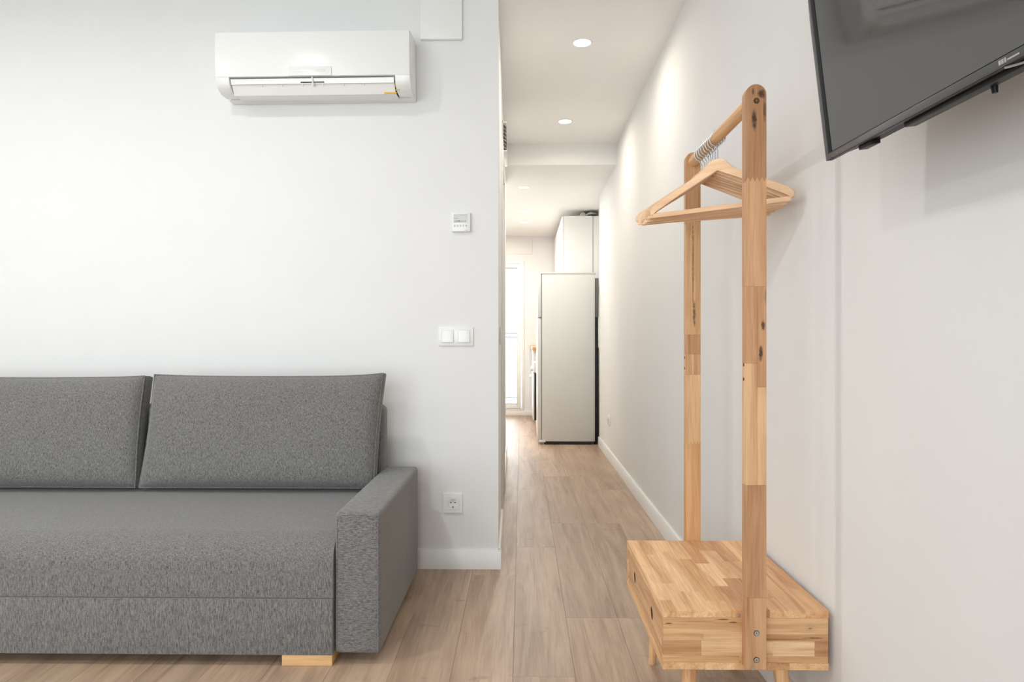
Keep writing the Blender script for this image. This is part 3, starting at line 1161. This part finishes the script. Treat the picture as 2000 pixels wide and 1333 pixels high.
# ------------------------------------------------------------------ clothes rack with bench
ck_ = thing('clothes_rack', 'light wood clothes rack with a drawer bench at its foot, by the right wall', 'clothes rack', (.54, 1.92, 0))
BX0, BX1, BY0, BY1 = .338, .733, 1.640, 2.203
ZT, ZU, ZL, ZB = .380, .362, .254, .237
TONES = [(1.0, .95, .89), (1.12, 1.13, 1.10), (.86, .74, .66), (1.05, 1.0, .92), (.76, .63, .56), (1.16, 1.20, 1.22), (.93, .84, .74)]


def tone(o, t):
    o.color = (t[0], t[1], t[2], 1)
    return o


def holder(name, parent, loc):
    o = bpy.data.objects.new(name, None)
    o.empty_display_size = .05
    COL.objects.link(o)
    o.parent = parent
    o.location = Vector(loc) - wloc(parent)
    return o


rt = random.Random(11)
top = holder('bench_top', ck_, (.54, 1.92, ZU))
edges = [BX0]
for wdt in (.033, .036, .050, .046, .040, .050, .043, .052):
    edges.append(edges[-1] + wdt)
edges[-1] = min(edges[-1], BX1 - .04)
edges.append(BX1)
splits = [[1.70, 1.95], [1.82, 2.06], [1.76, 2.09], [1.70, 2.02], [1.80, 1.98], [1.86, 2.10], [1.72, 2.0], [1.9], [1.78, 2.05]]
tones_top = [[0, 1, 3], [1, 0, 6], [1, 5, 3], [3, 6, 0], [2, 5, 2], [4, 1, 6], [3, 0, 2], [0, 3], [6, 0, 3]]
for i in range(9):
    ys = [BY0] + splits[i] + [BY1]
    for j in range(len(ys) - 1):
        o = obj('stave', nb(edges[i], edges[i + 1], ys[j], ys[j + 1], ZU, ZT, bev=.0005, seg=1), 'wood_y', top)
        t = tuple(c * 1.06 for c in TONES[tones_top[i][j]])  # top staves lightened, light from above put into the tone
        tone(o, t)
# end panel towards the camera: horizontal staves
ep = holder('end_panel', ck_, (.54, BY0 + .009, ZL))
cxl, cxr = (BX0 + .561) / 2, (.560 + BX1 - .001) / 2
M['ep_l'] = wood_mat('rubberwood_cracked', 'X', WLO, WHI, knots=(
    ('X', 'Z', .352 - cxl, .3475 - .342, .010, .0018, .85), ('X', 'Z', .480 - cxl, .3575 - .342, .016, .0016, .8),
    ('X', 'Z', .505 - cxl, .3505 - .342, .010, .0018, .8), ('X', 'Z', .415 - cxl, .352 - .342, .05, .0009, .4)))
M['ep_r'] = wood_mat('rubberwood_eyed', 'X', WLO, WHI, knots=(
    ('X', 'Z', .690 - cxr, .337 - .342, .005, .0022, .7), ('X', 'Z', .690 - cxr, .338 - .342, .015, .010, .12)))
M['ep_c'] = wood_mat('rubberwood_split', 'X', WLO, WHI, knots=(
    ('X', 'Z', .045, 0.0, .030, .0016, .85), ('X', 'Z', -.02, -.0035, .06, .0010, .5)))
for (xa, xb, za, zb, t) in ((BX0 + .001, .560, .322, ZU, 3), (.560, BX1 - .001, .322, ZU, 0), (BX0 + .001, .435, .306, .322, 0), (.435, .575, .306, .322, 5),
                            (.575, BX1 - .001, .3065, .322, 6), (BX0 + .001, .430, .270, .306, 2), (.430, .600, .270, .306, 1), (.600, .700, .270, .3065, 5), (.700, BX1 - .001, .270, .3065, 4),
                            (BX0 + .001, .520, ZL, .270, 3), (.520, BX1 - .001, ZL, .270, 6)):
    mm = 'ep_l' if (za, xb) == (.322, .560) else 'ep_r' if (za, xa) == (.322, .560) else 'ep_c' if (za, xa) == (.3065, .575) else 'wood_x'
    tone(obj('stave', nb(xa, xb, BY0 + .0008, BY0 + .018, za, zb, bev=.0004, seg=1), mm, ep), tuple(c * .93 for c in TONES[t]))  # end panel staves darkened, weaker light put into the tone
fe = holder('end_panel', ck_, (.54, BY1 - .009, ZL))
for (za, zb, t) in ((ZL, .29, 0), (.29, .326, 3), (.326, ZU, 6)):
    tone(obj('stave', nb(BX0 + .001, BX1 - .001, BY1 - .018, BY1 - .0008, za, zb, bev=.0004, seg=1), 'wood_x', fe), TONES[t])
tone(obj('back_panel', nb(BX1 - .018, BX1 - .001, BY0 + .018, BY1 - .018, ZL, ZU), 'wood_y', ck_), TONES[0])
bt = holder('bottom_board', ck_, (.54, 1.92, ZB))
ex = [BX0, .39, .44, .51, .57, .64, BX1]
for i, t in enumerate((3, 0, 1, 6, 2, 0)):
    tone(obj('stave', nb(ex[i], ex[i + 1], BY0, BY1, ZB, ZL, bev=.0004, seg=1), 'wood_y', bt), TONES[t])
# drawer front with two oval finger holes, facing the room
dl, dh = (BY1 - BY0 - .044), (ZU - ZL - .006)
hs = [circle(2.080 - 1.9215, .303 - .308, .018, 28), circle(1.810 - 1.9215, .303 - .308, .018, 28)]
hb = sheet_with_holes([(-dl / 2, -dh / 2), (dl / 2, -dh / 2), (dl / 2, dh / 2), (-dl / 2, dh / 2)], hs, .002)
mt = Matrix.Translation((BX0 + .006, 1.9215, .308)) @ Matrix(((0, 0, 1, 0), (1, 0, 0, 0), (0, 1, 0, 0), (0, 0, 0, 1)))
bmesh.ops.transform(hb, matrix=mt, verts=hb.verts)
dro = obj('drawer', hb, 'wood_y', ck_, smooth_angle=30)
tone(dro, (.97, .93, .90))
obj('hole_shade_board', nb(BX0 + .0085, BX0 + .014, 1.67, 2.175, .262, .352), 'hole', dro)  # dark board stands in for the shade inside the finger holes
# legs, tapered and splayed
for (tx, ty, fx, fy) in ((.418, 1.705, .404, 1.680), (.640, 1.705, .662, 1.682), (.425, 2.135, .413, 2.170), (.640, 2.135, .662, 2.165)):
    lg = obj('leg', cyl(nb(), (fx, fy, 0), (tx, ty, ZB), .0115, .0195, 20), 'wood_z', ck_)
    tone(lg, TONES[3])


def toothed(xa, xb, z, n=9, amp=.0055):
    return [(xa + (xb - xa) * k / n, z + (amp if k % 2 else -amp)) for k in range(n + 1)]


def post(name, yc0, yc1, xa, xb, ztop, segs, joints=()):
    """segs: list of (za, zb, xfrom, xto (0..1), tone, material); the highest one gets the round top"""
    h = holder(name, ck_, ((xa + xb) / 2, (yc0 + yc1) / 2, .24))
    for (za, zb, f0, f1, t, m) in segs:
        x0, x1 = xa + (xb - xa) * f0, xa + (xb - xa) * f1
        b = bmesh.new()
        if zb >= ztop - 1e-4:
            rr = (xb - xa) / 2
            c = (xa + xb) / 2
            poly = toothed(xa, xb, za) + [(c + rr * math.cos(R(a)), ztop - rr + rr * math.sin(R(a))) for a in range(0, 181, 12)]
            prism(b, poly, 'Y', yc0, yc1)
            o = obj('stave', b, m, h, smooth_angle=30, origin=(c, (yc0 + yc1) / 2, (za + zb) / 2))
        elif f0 == 0 and f1 == 1 and (za in joints or zb in joints):
            poly = (toothed(xa, xb, za) if za in joints else [(xa, za), (xb, za)]) + (toothed(xa, xb, zb)[::-1] if zb in joints else [(xb, zb), (xa, zb)])
            prism(b, poly, 'Y', yc0, yc1)
            o = obj('stave', b, m, h, smooth_angle=30, origin=((xa + xb) / 2, (yc0 + yc1) / 2, (za + zb) / 2))
        else:
            box(b, x0, x1, yc0, yc1, za, zb, bev=.0007, seg=1)
            o = obj('stave', b, m, h)
        tone(o, tuple(c * q for c, q in zip(t, (.89, .89, .93))))
    return h


# knots sit where the front post shows them (object space of the top stave: centre of the stave)
zc = (1.405 + 1.629) / 2
kn_top = wood_mat('rubberwood_knotty', 'Z', WLO, WHI, knots=(
    ('X', 'Z', .013, 1.606 - zc, .010, .012, .92), ('X', 'Z', -.004, 1.545 - zc, .0062, .024, .95), ('X', 'Z', .020, 1.570 - zc, .004, .030, .7),
    ('X', 'Z', -.007, 1.612 - zc, .003, .010, .7)))
zc2 = (.916 + 1.153) / 2
kn_mid = wood_mat('rubberwood_knotted', 'Z', WLO, WHI, knots=(
    ('X', 'Z', .003, 1.062 - zc2, .005, .014, .9), ('X', 'Z', -.002, .996 - zc2, .005, .020, .95), ('X', 'Z', .009, 1.128 - zc2, .004, .020, .35)))
PX0, PX1 = .5265, .5755
np_ = post('front_post', 1.613, 1.6395, PX0, PX1, 1.629, [
    (1.405, 1.629, 0, 1, (.72, .60, .52), kn_top),
    (1.153, 1.405, 0, 1, (.93, .82, .73), M['wood_z']),
    (.972, 1.153, 0, .55, (.87, .74, .65), M['wood_z']),
    (.916, 1.153, .55, 1, (.82, .69, .59), kn_mid),
    (.685, .972, 0, .55, (1.10, 1.06, .97), M['wood_z']),
    (.685, .916, .55, 1, (1.06, 1.0, .90), M['wood_z']),
    (.420, .685, 0, 1, (.80, .69, .60), M['wood_z']),
    (.250, .420, 0, 1, (.88, .79, .70), M['wood_z'])], joints=(1.405,))
zc3 = (1.043 + 1.405) / 2
kn_far = wood_mat('rubberwood_streaked', 'Z', WLO, WHI, knots=(
    ('X', 'Z', -.001, 1.27 - zc3, .0022, .16, .75), ('X', 'Z', .003, 1.11 - zc3, .005, .04, .8)))
fp_ = post('rear_post', 2.2035, 2.230, .5280, .5755, 1.630, [
    (1.405, 1.630, 0, 1, (.96, .92, .82), M['wood_z']),
    (1.043, 1.405, 0, 1, (.94, .88, .74), kn_far),
    (.980, 1.043, 0, 1, (.80, .71, .60), M['wood_z']),
    (.914, .980, 0, .55, (1.02, .97, .88), M['wood_z']),
    (.914, .980, .55, 1, (.82, .73, .62), M['wood_z']),
    (.695, .914, 0, 1, (1.06, 1.02, .92), M['wood_z']),
    (.240, .695, 0, 1, (.96, .84, .66), M['wood_z'])], joints=(1.405, .695))
RZ, RX = 1.600, .552
rod = obj('hanging_rod', cyl(nb(), (RX, 1.639, RZ), (RX, 2.2035, RZ), .0165, n=28), 'wood_y', ck_)
tone(rod, (1.0, .93, .82))
for (zz, m, rr) in ((1.590, 'brass', .0055), (.337, 'steel', .0055), (.274, 'steel', .0058)):
    obj('bolt_hole', cyl(nb(), (RX, 1.6122, zz), (RX, 1.620, zz), rr + .0012, n=20), 'hole', ck_)
    b = nb()
    cyl(b, (RX, 1.6115, zz), (RX, 1.620, zz), rr, n=18)
    o = obj('bolt', b, m, ck_)
    obj('hex_recess', cyl(nb(), (RX, 1.6112, zz), (RX, 1.613, zz), rr * .32, n=6), 'gasket', o)
obj('screw', cyl(nb(), (.519, 1.6385, .368), (.519, 1.645, .368), .0045, n=14), 'steel', ck_)
obj('screw', cyl(nb(), (.543, 1.6115, .2545), (.543, 1.620, .2545), .0042, n=14), 'steel', ck_)
for (yy, zs) in ((1.6265, (.968, .934)), (2.217, (.968, .934))):
    for zz in zs:
        xx = PX0 if yy < 2 else .5280
        obj('peg_hole', cyl(nb(), (xx - .0004, yy, zz), (xx + .004, yy, zz), .0042, n=14), 'hole', ck_)

# ------------------------------------------------------------------ hangers
NH = 8
half = [(.0, 0.0), (.014, -.001), (.024, -.007), (.036, -.021), (.052, -.034), (.085, -.051), (.140, -.078), (.190, -.103), (.203, -.112), (.210, -.122), (.209, -.133), (.203, -.137)]
low = [(.190, -.126), (.120, -.090), (.0, -.033)]
outline = half + low + [(-u, v) for u, v in low[::-1][1:]] + [(-u, v) for u, v in half[::-1][:-1]]
HZ = 1.537
protoh = thing('clothes_hanger', '', 'hanger', (RX, 1.93, RZ), 'wooden hangers on the rack rod')
b = bmesh.new()
prism(b, [(RX + u, HZ + v) for u, v in outline], 'Y', 1.93 - .0045, 1.93 + .0045, bev=.002)
obj('shoulders', b, 'hanger', protoh, smooth_angle=35)
b = nb(RX - .202, RX + .202, 1.93 - .0036, 1.93 + .0036, HZ - .145, HZ - .131, bev=.0025)
obj('trouser_bar', b, 'hanger', protoh)
b = bmesh.new()
hr = .0225
hc = RZ + .0165 + .002 - hr
pts = [(RX, 1.93, HZ - .008), (RX, 1.93, hc - hr - .012)]
for k in range(0, 26):
    a = R(-90 - 20 + 0) if k == 0 else R(-100 - k * 12)
    pts.append((RX + hr * math.cos(a), 1.93, hc + hr * math.sin(a)))
tube(b, pts, .0020, 8)
obj('hook', b, 'chrome', protoh, smooth_angle=80)
hang_label = ['frontmost wooden hanger on the rack rod, nearest the camera'] + \
    ['%s wooden hanger on the rod counting from the camera' % n for n in ('second', 'third', 'fourth', 'fifth', 'sixth', 'seventh')] + \
    ['rearmost wooden hanger on the rack rod, nearest the rear post']
rh = random.Random(5)
for i in range(NH):
    h = protoh if i == 0 else copy_tree(protoh)
    t = i / (NH - 1)
    h.location = (RX, 1.932 + .166 * t, RZ)
    h.rotation_euler = (0, R(rh.uniform(-1.1, 1.1) if i else 0), R(-39 + 9.5 * t + (rh.uniform(-.8, .8) if i else 0)))
    h['label'] = hang_label[i]
    for c in h.children:
        v = rh.uniform(.88, 1.08)
        c.color = (v, v * .99, v * .97, 1)
